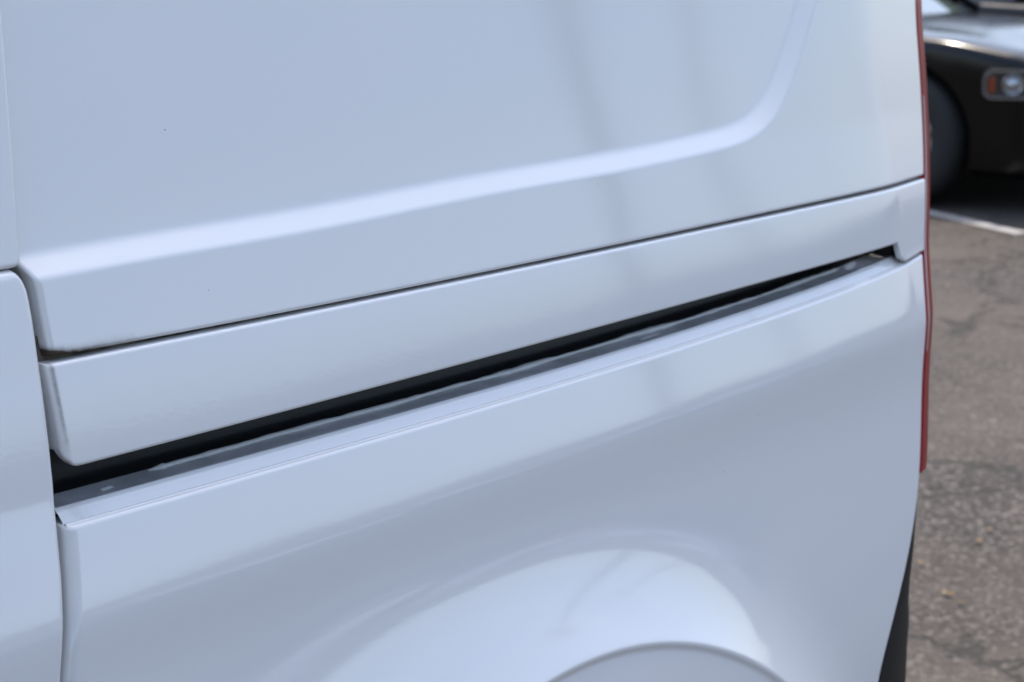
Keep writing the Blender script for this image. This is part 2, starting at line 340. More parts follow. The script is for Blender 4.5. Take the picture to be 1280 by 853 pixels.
# ---- rail cover (long strip between seam and slot)
xn0, xn1 = pts([(1121, 306)])[0, 0], pts([(1131, 330)])[0, 0]
def cov_bottom(x):
    k = np.clip((x-xn0)/(xn1-xn0), 0, 1); a = cov_b(np.minimum(x, xn0)); b = crease(np.minimum(x, 1.90))+.0035
    z = a*(1-k)+b*k
    d = np.clip(.011-(x-xcl), 0, .011); return z + (.011-np.sqrt(np.maximum(.011**2-d*d, 0)))
xcl = float(pts([(70, 520)], -.001)[0, 0])
def gr_cov(X, Z):
    e = X-xcl
    return .75*np.exp(-((e-.0035)/.0022)**2)*np.clip((Z-1.10)/.05, .35, 1) + .5*np.clip(1-np.abs(Z-cov_bottom(X))/.003, 0, 1)*np.clip(1-(X-.68)/.3, .2, 1)
e_ = np.array([0, .04, .12, .25, .42, .62, .82, 1.0, 1.3])*.006
xs = np.concatenate([e_, np.linspace(.012, xn0-xcl-.004, 420), np.linspace(xn0-xcl-.003, xn1-xcl+.003, 26), np.linspace(xn1-xcl+.005, 1.165, 30)])
Lc = 1.175; xs = np.concatenate([xs, Lc-e_[::-1]])/Lc
xs = np.unique(np.clip(xs, 0, 1))
cover = panel('track_cover', lambda z: np.full(np.shape(z), xcl), xright, cov_bottom, lambda x: seam_lo(x)-.0005, van, Lc, .075, 0, 60, (.0045, .004, .0025, .0025), off=-.002, attr=gr_cov, xs=xs, extra=lambda X, Z: .5*lowfreq(X, Z), flange=(.018, .018, .004, .018))

# ---- lower quarter panel
def ext_q(X, Z): return .8*lowfreq(X*1.3, Z*1.2) 
_ql = pts([(83, 655), (85.5, 680), (88.5, 725), (90, 760), (90, 785), (88, 815), (85, 853)]); _qo = np.argsort(_ql[:, 2])
def xl_q(z): return np.interp(z, _ql[_qo, 2], _ql[_qo, 0])
quarter = panel('rear_quarter_panel', xl_q, xright, lambda x: np.full(np.shape(x), .30), crease, van, 1.17, .79, 520, 380, (.008, .006, .004, .003), extra=ext_q, hole=RI-.052, fn=F)

# ---- slot: lip, ledge and black channel, swept along the crease
xsw = np.linspace(X0+.003, xn1+.004, 260)
def sweep(name, prof, m, parent, xs_=xsw, wob=None, attr=None):
    zc = crease(xs_); y0 = F(xs_, zc)
    P = np.zeros((len(xs_), len(prof), 3))
    for k, (dy, dz) in enumerate(prof):
        P[:, k, 0] = xs_; P[:, k, 1] = y0+dy; P[:, k, 2] = zc+dz
        if wob is not None: P[:, k, 1] += wob[0]; P[:, k, 2] += wob[1]
    A = np.zeros(P.shape[:2])
    if attr is not None: A[:] = attr(xs_)[:, None]; A[:, :5] *= .25
    return grid_obj(name, P, m, parent, A)
lip = sweep('sill_lip', [(.0022, -.006), (.0026, -.0008), (.0036, .0004), (.0052, .0010), (.0062, .0008), (.0066, -.0006), (.0071, -.0006), (.0076, .0012), (.0084, .0022), (.0115, .0055), (.0146, .0084), (.0162, .0092), (.0175, .0090), (.0182, .0078), (.0184, .004)], paint, quarter, attr=lambda x: .38*np.exp(-((x-.705)/.02)**2)+.30*np.exp(-((x-1.52)/.012)**2))
ledge = sweep('channel_ledge', [(.0182, .0080), (.0200, .0074), (.028, .0078), (.039, .0088), (.0405, .0098), (.0412, .0098), (.0418, .0085)], ledge_grey, quarter)
chan = sweep('track_channel', [(.040, .0065), (.050, .0065), (.064, .007), (.068, .010), (.068, .046), (.062, .050), (.026, .052)], rail_black, van)
# end wall of the slot
zc = float(crease(xn1)); y0 = float(F(xn1, zc))
bm = bmesh.new(); add_box(bm, (xn1+.003, y0+.044, zc+.0135), (.004, .062, .044)); bm_obj('channel_end_wall', bm, rail_black, van)
# sealant bead: ragged run of filler along the back of the ledge
nb = 520; xb = np.linspace(pts([(205, 582)])[0, 0]+.012, pts([(1085, 328)])[0, 0]-.005, nb)
def fnoise(n, sc):
    k = max(3, int(n/sc)); return np.interp(np.linspace(0, k-1, n), np.arange(k), rng.normal(size=k))
wy = -.0009*np.abs(fnoise(nb, 36))-.0003*fnoise(nb, 14); wz = .0004*fnoise(nb, 40)+.00012*fnoise(nb, 6)
rad = np.clip(.0022+.0006*fnoise(nb, 25)+.00025*fnoise(nb, 5), .0010, .0038); rad[:8] *= np.linspace(.3, 1.4, 8); rad[-8:] *= np.linspace(1, .2, 8)
zcb = crease(xb); yb = F(xb, zcb); th = np.linspace(0, 2*np.pi, 11)
P = np.zeros((nb, 11, 3)); P[..., 0] = xb[:, None]
P[..., 1] = (yb+.0390+wy)[:, None] + 1.25*rad[:, None]*np.cos(th); P[..., 2] = (zcb+.0100+wz)[:, None] + rad[:, None]*np.sin(th)
bead = grid_obj('sealant_bead', P, sealant, quarter)
# small bent tab and a drip of sealant on the ledge
def tab(px, py, L, wd, h):
    q = pts([(px, py)], .028)[0]; zc_ = float(crease(q[0])); yy = float(F(q[0], zc_))+.029
    V = [(q[0], yy-wd, zc_+.0079), (q[0]+L, yy-wd*.6, zc_+.0080), (q[0]+L*1.1, yy+wd, zc_+.0084), (q[0]-L*.1, yy+wd, zc_+.0084), (q[0]+L*.1, yy-wd*.2, zc_+.0079+h), (q[0]+L*.8, yy, zc_+.0079+h)]
    return mesh_obj('sealant_lump', V, [(0, 1, 5, 4), (1, 2, 5), (2, 3, 4, 5), (3, 0, 4)], sealant, quarter)
tab(126, 618, .010, .0022, .0016); tab(800, 425, .03, .0018, .0014)

# ---- sliding door: lower skin, upper skin, each a little proud of the quarter
def cornered(q_px, dy):
    q = pts(q_px, dy); o = np.argsort(q[:, 2]); zz, xx = q[o, 2], q[o, 0]
    return lambda z: np.interp(z, zz, xx)
D_OFF = -.004
xd_low = cornered([(19.5, 338.5), (25, 344), (32, 354), (36, 364), (38.5, 375), (43, 399), (47.5, 430), (54, 477), (64, 556), (69, 605), (74, 663), (79.7, 725), (81.5, 770), (81, 800), (78, 853)], D_OFF)
zd_top = float(pts([(20, 339)], D_OFF)[0, 2])
door = panel('sliding_door', lambda z: np.full(np.shape(z), -.50), xd_low, lambda x: np.full(np.shape(x), .30), lambda x: np.full(np.shape(x), zd_top), van, 1.16, .95, 260, 300, (.004, .004, .004, .006), off=D_OFF, fn=F0)
xd_up = cornered([(2.5, 0), (12, 123), (18.5, 205), (24, 280), (27.5, 322), (26, 330), (22, 334)], -.002)
zu_bot = float(pts([(22, 335)], -.002)[0, 2])
door_up = panel('door_upper_panel', lambda z: np.full(np.shape(z), -.50), xd_up, lambda x: np.full(np.shape(x), zu_bot), lambda x: np.full(np.shape(x), 1.72), van, 1.16, .47, 200, 160, (.004, .003, .003, .004), off=-.002, fn=F0)

# black strip added behind the door shut line in place of gap shade
for fn_, z0_, z1_ in ((xd_low, .32, zd_top-.004), (xd_up, zu_bot+.002, 1.70)):
    zz_ = np.linspace(z0_, z1_, 120); P = np.zeros((120, 4, 3))
    for k, (dx, dy) in enumerate(((-.006, .016), (-.001, .0095), (.0035, .0105), (.0055, .018))): P[:, k, 0] = fn_(zz_)+dx; P[:, k, 2] = zz_; P[:, k, 1] = F0(fn_(zz_)+dx, zz_)+dy
    grid_obj('door_gap_shade', P, dark_gap, van)

# ---- rear lamp: tall red lens wrapping the corner, pale strip behind, chrome-less
def strip(name, zlo, zhi, m, parent, x_add, prof, nz=90):
    zz = np.linspace(zlo, zhi, nz); P = np.zeros((nz, len(prof), 3))
    for k, (dx, dy) in enumerate(prof):
        P[:, k, 0] = xright(zz)+x_add+dx; P[:, k, 1] = F0(xright(zz), zz)+dy; P[:, k, 2] = zz
    return grid_obj(name, P, m, parent)
zl0 = float(pts([(1152, 592)], fn=F0)[0, 2])
def arc(x0, y0, r, a0, a1, n): return [(x0+r*math.sin(a), y0+r*(1-math.cos(a))) for a in np.linspace(a0, a1, n)]
lens_prof = [(.002, .03), (.002, .004), (.003, .0015), (.004, .0013), (.005, .0022)] + [(.005+p[0], .0022+p[1]) for p in arc(0, 0, .05, .4, 1.4, 10)]
lamp = strip('tail_lamp', zl0, 1.66, red_lens, van, .001, lens_prof)
_lm = lamp.data.copy(); _lv = np.zeros(len(_lm.vertices)*3); _lm.vertices.foreach_get('co', _lv); _lv[1::3] = 1.80-_lv[1::3]; _lm.vertices.foreach_set('co', _lv); _lm.flip_normals()
far_lamp = bpy.data.objects.new('tail_lamp', _lm); COL.objects.link(far_lamp); far_lamp.parent = van
z_c0, z_c1 = float(pts([(1158, 440)], fn=F0)[0, 2]), float(pts([(1154, 120)], fn=F0)[0, 2])
strip('reversing_lens', z_c0, z_c1, clear_lens, lamp, .001, [(.005, .006), (.0056, .0019), (.007, .0014), (.009, .0022), (.012, .0040), (.016, .0080), (.018, .016)])

xb_ = np.linspace(X0-.01, 1.955, 90); P = np.zeros((90, 4, 3))  # added strip behind the cover seam, blocks light leaks; coloured as dirt
for k, dz in enumerate((-.016, -.005, .005, .016)): P[:, k, 0] = xb_; P[:, k, 2] = seam_lo(xb_)+dz; P[:, k, 1] = F0(xb_, P[:, k, 2])+.010
grid_obj('seam_backing', P, seam_dirt, van)
xb_ = np.linspace(xn1-.004, 1.93, 20); P = np.zeros((20, 4, 3))
for k, dz in enumerate((-.03, -.01, .02, .045)): P[:, k, 0] = xb_; P[:, k, 2] = crease(np.minimum(xb_, 1.9))+dz; P[:, k, 1] = F0(xb_, P[:, k, 2])+.012
grid_obj('seam_backing', P, dark_gap, van)  # added black strip at the right end of the seam, stops light leaking
# ---- bumper
zb_hi = zl0-.004; zz = np.linspace(.30, zb_hi, 70)
sil = pts([(1152, 594), (1149, 655), (1144, 694), (1139, 742), (1135, 786), (1132, 853)], .035, F0); o_ = np.argsort(sil[:, 2])
print('sil', np.round(sil, 3).tolist(), zl0)
def ysil(z): return np.interp(z, sil[o_, 2], sil[o_, 1])
def xsil(z): return np.interp(z, sil[o_, 2], sil[o_, 0]) + (min(z, .62)-.62)*.12
rows = []
for z in zz:
    xc = float(xright(z)); yc = float(F0(xc, z))+.004; xs_ = max(float(xsil(z)), xc+.004)
    fd = min(1, max(.04, (zl0-z)/.17)); xs_ = xc+(xs_-xc)*fd; k = np.linspace(0, 1, 10); xx = xc+(xs_-xc)*k; dd_ = max(.002, (float(ysil(z))-yc)*fd); yy = yc+dd_*k**2
    row = [(xc, yc+.04, z)] + [(a, b, z) for a, b in zip(xx, yy)]
    r_ = .07; cx, cy = xs_, yc+dd_
    for a in np.linspace(.66, math.pi/2, 8): row.append((cx+r_*(math.sin(a)-math.sin(.66)), cy+r_*(math.cos(.66)-math.cos(a)), z))
    ex, ey = row[-1][0], row[-1][1]
    for v in np.linspace(.1, 1, 6): row.append((ex+.03*math.sin(v*math.pi/2), ey+v*(.90-ey), z))
    rows.append(row)
Pb = np.array(rows); top = Pb[-1:].copy(); top[..., 0] -= .03
Pb = np.concatenate([Pb, top], 0)
Pm = Pb[:, ::-1].copy(); Pm[..., 1] = 1.80-Pm[..., 1]; Pb = np.concatenate([Pb, Pm[:, 1:]], 1)
bumper = grid_obj('rear_bumper', Pb, black_plastic, van)

# ---- the rest of the van: inner shell, roof, rear doors, far side, nose
def loft(name, secs, m, parent, closed=True, cap=True):
    P = np.array(secs); n, k = P.shape[:2]; V = P.reshape(-1, 3); f = []
    for i in range(n-1):
        for j in range(k if closed else k-1):
            f.append((i*k+j, (i+1)*k+j, (i+1)*k+(j+1) % k, i*k+(j+1) % k))
    if cap: f += [tuple(range(k)), tuple((n-1)*k+j for j in range(k))[::-1]]
    return mesh_obj(name, V, f, m, parent, smooth=False)
def vsec(x, yl0, yl1, z0, z1, zr):                # one section: side in, roof, far side
    yb0, yb1 = yl0, yl1
    return [(x, yb0, z0), (x, yb0+.02, z1), (x, yb0+.20, zr-.03), (x, .90, zr), (x, 1.80-yb0-.20, zr-.03), (x, 1.80-yb0-.02, z1), (x, 1.80-yb0, z0)]
shell = loft('inner_shell', [vsec(x, y, y, .28, 1.60, 1.74) for x, y in ((-.55, .19), (1.2, .19), (1.70, .19), (1.84, .22))], dark_gap, van)
# roof
rx = np.linspace(-.6, 1.90, 30); ry = np.linspace(0, 1, 31); Pz = np.zeros((30, 31, 3))
y_in = F0(np.minimum(rx, 1.8), np.full(30, 1.715)); 
for i in range(30):
    Pz[i, :, 0] = rx[i]; Pz[i, :, 1] = y_in[i]+(1.80-2*y_in[i])*ry; Pz[i, :, 2] = 1.722+.11*(1-np.abs(2*ry-1)**2.6)-.03*max(0, (rx[i]-1.6)/.25)**2
roof = grid_obj('roof', Pz, paint, van, np.zeros((30, 31)))
# far side skin mirrors the near profile
fx = np.linspace(-.6, 1.84, 40); fz = np.linspace(.30, 1.72, 40); FX, FZ = np.meshgrid(fx, fz, indexing='ij')
grid_obj('far_side_panel', np.stack([FX, 1.80-F0(FX, FZ), FZ], -1), paint, van, np.zeros(FX.shape), flip=True)
# rear doors
rz = np.linspace(.78, 1.775, 40); ryy = np.linspace(0, 1, 14)
def rear_door(a, b):
    P = np.zeros((40, 14, 3))
    for i, z in enumerate(rz):
        ys = .12+.10*max(0, (z-1.2)/.5); yv = ys+(a+(b-a)*ryy)*(1.80-2*ys)
        P[i, :, 1] = yv; P[i, :, 2] = z; P[i, :, 0] = 1.925-.045*np.abs((yv-.9)/.8)**3-.07*max(0, (z-1.1)/.6)**2
    return P
for a, b in ((.0, .497), (.503, 1.)):
    d = grid_obj('rear_door', rear_door(a, b), paint, van, np.zeros((40, 14)))
    g = rear_door(a+.06, b-.06)[22:36, 1:-1]; g[..., 0] += .004; grid_obj('window_glass', g, glass_dark, d)
    bm = bmesh.new(); add_box(bm, (1.935, .9+(.05 if a > .2 else -.05), 1.02), (.03, .03, .10)); bm_obj('door_handle', bm, black_plastic, d, bevel=.006)
bm = bmesh.new(); add_box(bm, (1.955, .9, .86), (.012, .40, .12)); bm_obj('number_plate_holder', bm, black_plastic, van, bevel=.004)
# front doors, wings, bonnet and nose (lie well ahead of the frame)
hx = np.linspace(-2.55, -.44, 36); hv = np.linspace(0, 1, 41)
def nose():
    P = np.zeros((36, 41, 3))
    for i, x in enumerate(hx):
        k = np.clip((x+2.55)/.5, 0, 1); half = .80+.11*k**.5; zr = np.interp(x, [-2.55, -2.45, -1.75, -1.05, -.52], [.62, .92, 1.10, 1.76, 1.83])
        zb_ = .28
        u = hv*2-1; y = .90+half*np.sign(u)*np.minimum(1, np.abs(u)*1.9)**.9
        tum = np.where(np.abs(u) < .526, 1, 1)
        sidew = np.clip((np.abs(u)-.526)/.474, 0, 1)
        z = zr-(zr-zb_)*sidew - .05*(np.minimum(1, np.abs(u)*1.9)**6)*(sidew <= 0)
        lean = np.clip((z-1.0)/.75, 0, 1)*.19
        P[i, :, 0] = x; P[i, :, 1] = y-np.sign(u)*lean*np.minimum(1, np.abs(u)*1.9); P[i, :, 2] = z
    return P
Pn = nose(); front = grid_obj('front_body', Pn, paint, van, np.zeros((36, 41)))
bm = bmesh.new()
vs = [bm.verts.new(v) for v in [(-1.74, .18, 1.115), (-1.74, 1.62, 1.115), (-1.10, 1.50, 1.735), (-1.10, .30, 1.735)]]; bm.faces.new(vs)
r_ = bmesh.ops.extrude_face_region(bm, geom=list(bm.faces)); bmesh.ops.translate(bm, vec=(-.03, 0, .03), verts=[v for v in r_['geom'] if isinstance(v, bmesh.types.BMVert)])
bm_obj('windscreen', bm, glass_dark, van)
# wheels
def wheel(parent, cx, cy, cz, r, wd, side):
    s = -1 if side < 0 else 1
    ty = lathe_obj('wheel', [(r*.62, -wd*.5*1), (r*.72, -wd*.56), (r*.9, -wd*.54), (r*.975, -wd*.45), (r, -wd*.3), (r, wd*.3), (r*.975, wd*.45), (r*.9, wd*.54), (r*.72, wd*.56), (r*.62, wd*.5)], (cx, cy, cz), rubber, parent)
    rim = lathe_obj('rim', [(.001, s*wd*.34), (r*.16, s*wd*.36), (r*.2, s*wd*.30), (r*.5, s*wd*.22), (r*.58, s*wd*.34), (r*.655, s*wd*.50), (r*.66, s*wd*.40), (r*.60, s*wd*.1), (r*.60, -s*wd*.5)], (cx, cy, cz), steel, ty)
    for k in range(5):
        bm = bmesh.new(); a = k*2*math.pi/5+.3; rot = Matrix.Rotation(-a, 4, 'Y')
        add_box(bm, Vector((cx, cy+s*wd*.36, cz))+rot @ Vector((r*.36, 0, 0)), (r*.5, wd*.12, r*.13), rot)
        bm_obj('spoke', bm, steel, ty, bevel=.006)
    return ty
for cx in (WX, WX-2.66-.2):
    wheel(van, cx, .04, .325, .325, .205, -1); wheel(van, cx, 1.76, .325, .325, .205, 1)
th = np.linspace(-.25, math.pi+.25, 40); Pl = np.zeros((40, 2, 3)); Pl[:, 0, 1] = -.03; Pl[:, 1, 1] = .34
Pl[..., 0] = (WX+(RI-.05)*np.cos(th))[:, None]; Pl[..., 2] = (WZ+(RI-.05)*np.sin(th))[:, None]
grid_obj('wheel_arch_liner', Pl, black_plastic, van)
for o in list(van.children): o.matrix_parent_inverse = Matrix.Translation(-VOFF)

# ------------------------------------------------------------------ sedans
def sedan(name, label, cat, loc, heading, body_m, group):
    root = empty(name, loc, label, cat, group, heading)
    st = [  # x, z bottom, half width, shoulder z, hood/deck edge half width, centre z
        (2.46, .24, .50, .62, .40, .66), (2.42, .20, .64, .69, .52, .74), (2.32, .18, .775, .745, .62, .80), (2.12, .17, .880, .810, .68, .855), (1.80, .17, .935, .870, .72, .905),
        (1.40, .17, .94, .895, .74, .930), (1.0, .17, .94, .91, .76, .955), (.6, .17, .935, .925, .76, .96), (0, .17, .935, .94, .76, .96), (-.9, .17, .94, .955, .76, .97),
        (-1.5, .18, .945, .97, .76, .985), (-2.0, .22, .93, .975, .74, 1.0), (-2.35, .28, .87, .95, .70, .99), (-2.48, .34, .78, .90, .62, .94)]
    xs2 = np.concatenate([np.linspace(2.46, 2.1, 14), np.linspace(2.0, -2.48, 34)]); sa = np.array(st)[::-1]
    secs = []
    for x in xs2:
        zb_, hw, zs, he, zc_ = [np.interp(x, sa[:, 0], sa[:, k]) for k in range(1, 6)]
        half = [(0, zb_), (hw*.80, zb_), (hw*.95, zb_+.05), (hw*.975, zb_+.16), (hw*.985, (zb_+zs)*.5), (hw, zs-.16), (hw*1.002, zs-.06), (hw*.995, zs-.022), (hw*.975, zs-.004), (hw*.93, zs+.006), (he, zs+.020), (he*.93, zs+.016), (he*.5, zc_-.012), (0, zc_)]
        secs.append([(x, -a, b) for a, b in half] + [(x, a, b) for a, b in half[-2:0:-1]])
    body = loft('body', secs, body_m, root)
    me = body.data
    # wheel openings
    cut = bmesh.new()
    for cx in (1.52, -1.50):
        for sgn in (-1, 1): add_cyl(cut, (cx, sgn*.60, .36), (cx, sgn*1.1, .36), .415, n=40)
    cme = bpy.data.meshes.new('cut'); cut.to_mesh(cme); cut.free(); cobj = bpy.data.objects.new('cut', cme); COL.objects.link(cobj)
    cobj.parent = root
    cme.materials.append(rubber)
    md = body.modifiers.new('b', 'BOOLEAN'); md.operation = 'DIFFERENCE'; md.object = cobj; md.solver = 'EXACT'; md.material_mode = 'TRANSFER'
    bpy.context.view_layer.update()
    ev = body.evaluated_get(bpy.context.evaluated_depsgraph_get()); nm = bpy.data.meshes.new_from_object(ev)
    body.modifiers.clear(); body.data = nm; bpy.data.objects.remove(cobj)
    nm.set_sharp_from_angle(angle=R(38)) if hasattr(nm, 'set_sharp_from_angle') else None
    for sgn in (-1, 1):
        for cx in (1.52, -1.50): wheel(root, cx, sgn*.83, .36, .36, .235, sgn)
    # greenhouse
    gh = [(.98, .70, .945, .10), (.55, .66, 1.22, .20), (.25, .60, 1.385, .3), (-.3, .585, 1.455, .3), (-.9, .575, 1.44, .3), (-1.35, .58, 1.36, .2), (-1.95, .62, 1.0, .1)]
    secs = []
    for x, hw, zr, _ in gh:
        zb_ = .95; hwb = .79
        secs.append([(x, -hwb, zb_), (x, -(hwb+(hw-hwb)*.9), zb_+(zr-zb_)*.9), (x, -hw*.85, zr), (x, 0, zr+.015), (x, hw*.85, zr), (x, (hwb+(hw-hwb)*.9), zb_+(zr-zb_)*.9), (x, hwb, zb_)])
    loft('windows', secs[1:], glass_dark, root); loft('windscreen', [[(p[0]+.04, p[1]*.98, p[2]-.01) for p in secs[0]], secs[1]], screen_m, root)
    secs = [[(x, -hw*.9, zr-.005), (x, -hw*.85, zr+.012), (x, 0, zr+.03), (x, hw*.85, zr+.012), (x, hw*.9, zr-.005)] for x, hw, zr, _ in gh[2:6]]
    loft('roof', secs, body_m, root)
    for sgn in (-1, 1):
        for pa, pb_, pr_ in (((1.06, sgn*.78, .955), (.27, sgn*.60, 1.385), .032), ((-1.33, sgn*.585, 1.365), (-1.93, sgn*.72, 1.0), .045), ((-.42, sgn*.78, .955), (-.36, sgn*.60, 1.43), .03)):
            bm = bmesh.new(); add_cyl(bm, pa, pb_, pr_, n=8); bm_obj('window_pillar', bm, body_m, root, smooth=True)
        bm = bmesh.new(); add_box(bm, (.72, sgn*1.02, 1.02), (.10, .20, .13)); bm_obj('door_mirror', bm, body_m, root, smooth=True, bevel=.035, segs=3)
        # headlight: bezel, amber corner, projector, clear cover
        hl = bpy.data.objects.new('headlight', None); COL.objects.link(hl); hl.parent = root
        ang = math.atan2(.20*sgn, 1)
        Mh = Matrix.Translation((2.20, sgn*.865, .672)) @ Matrix.Rotation(sgn*R(60), 4, 'Z')
        def place(o): o.data.transform(Mh); return o
        def rrect(w_, h_, rr, n=6):
            out = []
            for cx_, cy_, a0 in ((w_/2-rr, h_/2-rr, 0), (-w_/2+rr, h_/2-rr, 90), (-w_/2+rr, -h_/2+rr, 180), (w_/2-rr, -h_/2+rr, 270)):
                for k in range(n): a = R(a0+90*k/(n-1)); out.append((cx_+rr*math.cos(a), cy_+rr*math.sin(a)))
            return out
        wL, hL = .40, .145
        o1 = rrect(wL, hL, .045); i1 = rrect(wL-.022, hL-.022, .038); n1 = len(o1)
        V = [(.03, a, b) for a, b in o1] + [(.055, a, b) for a, b in o1] + [(.055, a, b) for a, b in i1] + [(.0, a, b) for a, b in i1]
        f = [(k*n1+j, k*n1+(j+1) % n1, (k+1)*n1+(j+1) % n1, (k+1)*n1+j) for k in range(3) for j in range(n1)]
        place(mesh_obj('bezel', V, f, bezel_m, hl, smooth=False))
        V = [(.008, a, b) for a, b in i1]; place(mesh_obj('housing', V, [tuple(range(n1))], housing_m, hl, smooth=False))
        # amber at the outer end (towards the wing)
        bm = bmesh.new(); add_box(bm, (.02, sgn*.158, -.003), (.03, .036, .085)); place(bm_obj('amber_reflector', bm, amber_m, hl, bevel=.010))
        for cy_, rr in ((sgn*.055, .040), (-sgn*.085, .036)):
            bm = bmesh.new(); bmesh.ops.create_uvsphere(bm, u_segments=24, v_segments=12, radius=rr, matrix=Matrix.Translation((.012, cy_, .0)) @ Matrix.Diagonal((.9, 1, 1, 1)))
            place(bm_obj('projector_lens', bm, lens_m, hl, smooth=True))
            aa = np.linspace(0, 2*np.pi, 33); rp = np.array([(rr*1.02, .012), (rr*1.2, .03), (rr*1.3, .026), (rr*1.3, .006)]); Pq = np.zeros((33, 4, 3))
            Pq[..., 0] = rp[:, 1]; Pq[..., 1] = cy_+np.cos(aa)[:, None]*rp[:, 0]; Pq[..., 2] = np.sin(aa)[:, None]*rp[:, 0]
            place(grid_obj('lens_ring', Pq, chrome, hl))
        bm = bmesh.new(); add_box(bm, (2.36, sgn*.72, .335), (.24, .05, .022), Matrix.Rotation(-sgn*R(30), 4, 'Z')); bm_obj('bumper_trim', bm, chrome, root, bevel=.006)
        bm = bmesh.new(); add_box(bm, (2.33, sgn*.71, .40), (.06, .24, .085), Matrix.Rotation(sgn*R(50), 4, 'Z')); bm_obj('bumper_recess', bm, rubber, root, bevel=.01)
    bm = bmesh.new(); add_box(bm, (2.455, 0, .60), (.05, .80, .15)); gr = bm_obj('grille', bm, rubber, root, bevel=.03)
    bm = bmesh.new()
    add_box(bm, (2.485, 0, .60), (.012, .76, .016)); bm_obj('grille_bar', bm, chrome, gr)
    bm = bmesh.new(); add_box(bm, (2.488, 0, .60), (.014, .016, .13)); bm_obj('grille_bar', bm, chrome, gr)
    bm = bmesh.new(); add_box(bm, (2.30, 0, .19), (.16, 1.30, .03)); bm_obj('chin_spoiler', bm, rubber, root, bevel=.01)
    return root
screen_m = mat('green_tinted_windscreen', (0.07, 0.095, 0.085), 0.1, coat=1.0)
bezel_m = mat('dark_chrome_bezel', (0.34, 0.34, 0.35), 0.25, metal=.9)
housing_m = mat('headlight_housing', (0.03, 0.032, 0.036), 0.2, coat=1)
amber_m = mat('amber_lens', (0.28, 0.045, 0.012), 0.2, coat=1)
lens_m = mat('headlight_lens', (0.5, 0.52, 0.55), 0.05, metal=1.0, coat=1)
black_paint = mat('black_car_paint', (0.0015, 0.0015, 0.0018), 0.6, coat=1.0, spec=0.0, coat_rough=.16)
black_paint.node_tree.nodes['Principled BSDF'].inputs['Coat IOR'].default_value = 1.42
grey_paint = mat('charcoal_car_paint', (0.006, 0.006, 0.007), 0.6, coat=1.0, spec=0.0, coat_rough=.16)
silver_paint = mat('grey_car_paint', (0.20, 0.205, 0.21), 0.45, metal=.3, coat=1.0)
blue_paint = mat('blue_car_paint', (0.03, 0.05, 0.12), 0.4, coat=1.0)
H = R(268); hv_ = np.array([math.cos(H), math.sin(H)]); hl_ = np.array([-math.sin(H), math.cos(H)])
def gpt(px, py):
    d = fw+(px-640)/FPX*rt-(py-426.5)/FPX*up; t = -CAM[2]/d[2]; return CAM+t*d
O1 = gpt(1118, 256)[:2] - 1.52*hv_ + .90*hl_
sedan('parked_sedan', 'black sedan with an amber corner in its headlight behind the van', 'car', (*O1, 0), H, black_paint, 'parked cars')
O2 = O1 + hl_*2.8 + hv_*.15
sedan('parked_sedan', 'dark car just beyond the bonnet of the black sedan', 'car', (*O2, 0), H, grey_paint, 'parked cars')
# cars across the aisle, seen only mirrored in the van's paint
red_paint = mat('maroon_car_paint', (0.09, 0.008, 0.010), 0.4, coat=1.0)
for x, pm, lb in ((5.0, black_paint, 'black sedan across the aisle, nearest the added trees'), (7.9, silver_paint, 'grey sedan across the aisle between black and maroon ones'), (10.8, red_paint, 'maroon sedan across the aisle facing the van'), (13.7, blue_paint, 'dark blue sedan across the aisle beside the maroon one'), (16.4, grey_paint, 'charcoal sedan across the aisle beside the utility pole')):
    sedan('parked_sedan', lb, 'car', (x, -10.6, 0), R(90+rng.uniform(-2, 2)), pm, 'parked cars')
sedan('parked_sedan', 'unseen black sedan added beside the van to block low light', 'car', (-1.3, -3.30, 0), R(2), black_paint, 'parked cars')  # added out of view to hold back low sky light and ground bounce
line_strip((8.75, 3.75), (8.27, 2.75), .085)
# fallen leaves on the asphalt
leaf_m = mat('dry_leaf', (0.32, 0.17, 0.045), 0.7); noise_color(leaf_m, 30, (0.12, 0.075, 0.03), (0.22, 0.145, 0.055))
def gpt(px, py):
    d = fw+(px-640)/FPX*rt-(py-426.5)/FPX*up; t = -CAM[2]/d[2]; return CAM+t*d
for k, (px, py, sz, lb) in enumerate(((1224, 680, .012, 'yellow leaf scrap lying at the end of a dark crack'), (1184, 746, .016, 'largest yellow leaf scrap, in the crack below the van bumper corner'), (1200, 757, .010, 'small brown leaf scrap just below the largest yellow one'), (1152, 708, .011, 'thin tan leaf scrap nearest the black bumper'), (1237, 666, .010, 'orange brown leaf scrap past the end of the dark crack'))):
    q = gpt(px, py); a = rng.uniform(0, 6.28); V = []; 
    for j in range(8):
        t = j/8*2*math.pi; rr = sz*(1+.25*math.sin(3*t+k)); lx, ly = rr*math.cos(t), .55*rr*math.sin(t)
        V.append((q[0]+lx*math.cos(a)-ly*math.sin(a), q[1]+lx*math.sin(a)+ly*math.cos(a), .006+.006*abs(math.sin(t*1.5+k))))
    V.append((q[0], q[1], .012)); o = mesh_obj('fallen_leaf', V, [(j, (j+1) % 8, 8) for j in range(8)], leaf_m, smooth=False)
    o['label'] = lb; o['category'] = 'leaf'; o['group'] = 'leaf scraps on the asphalt'

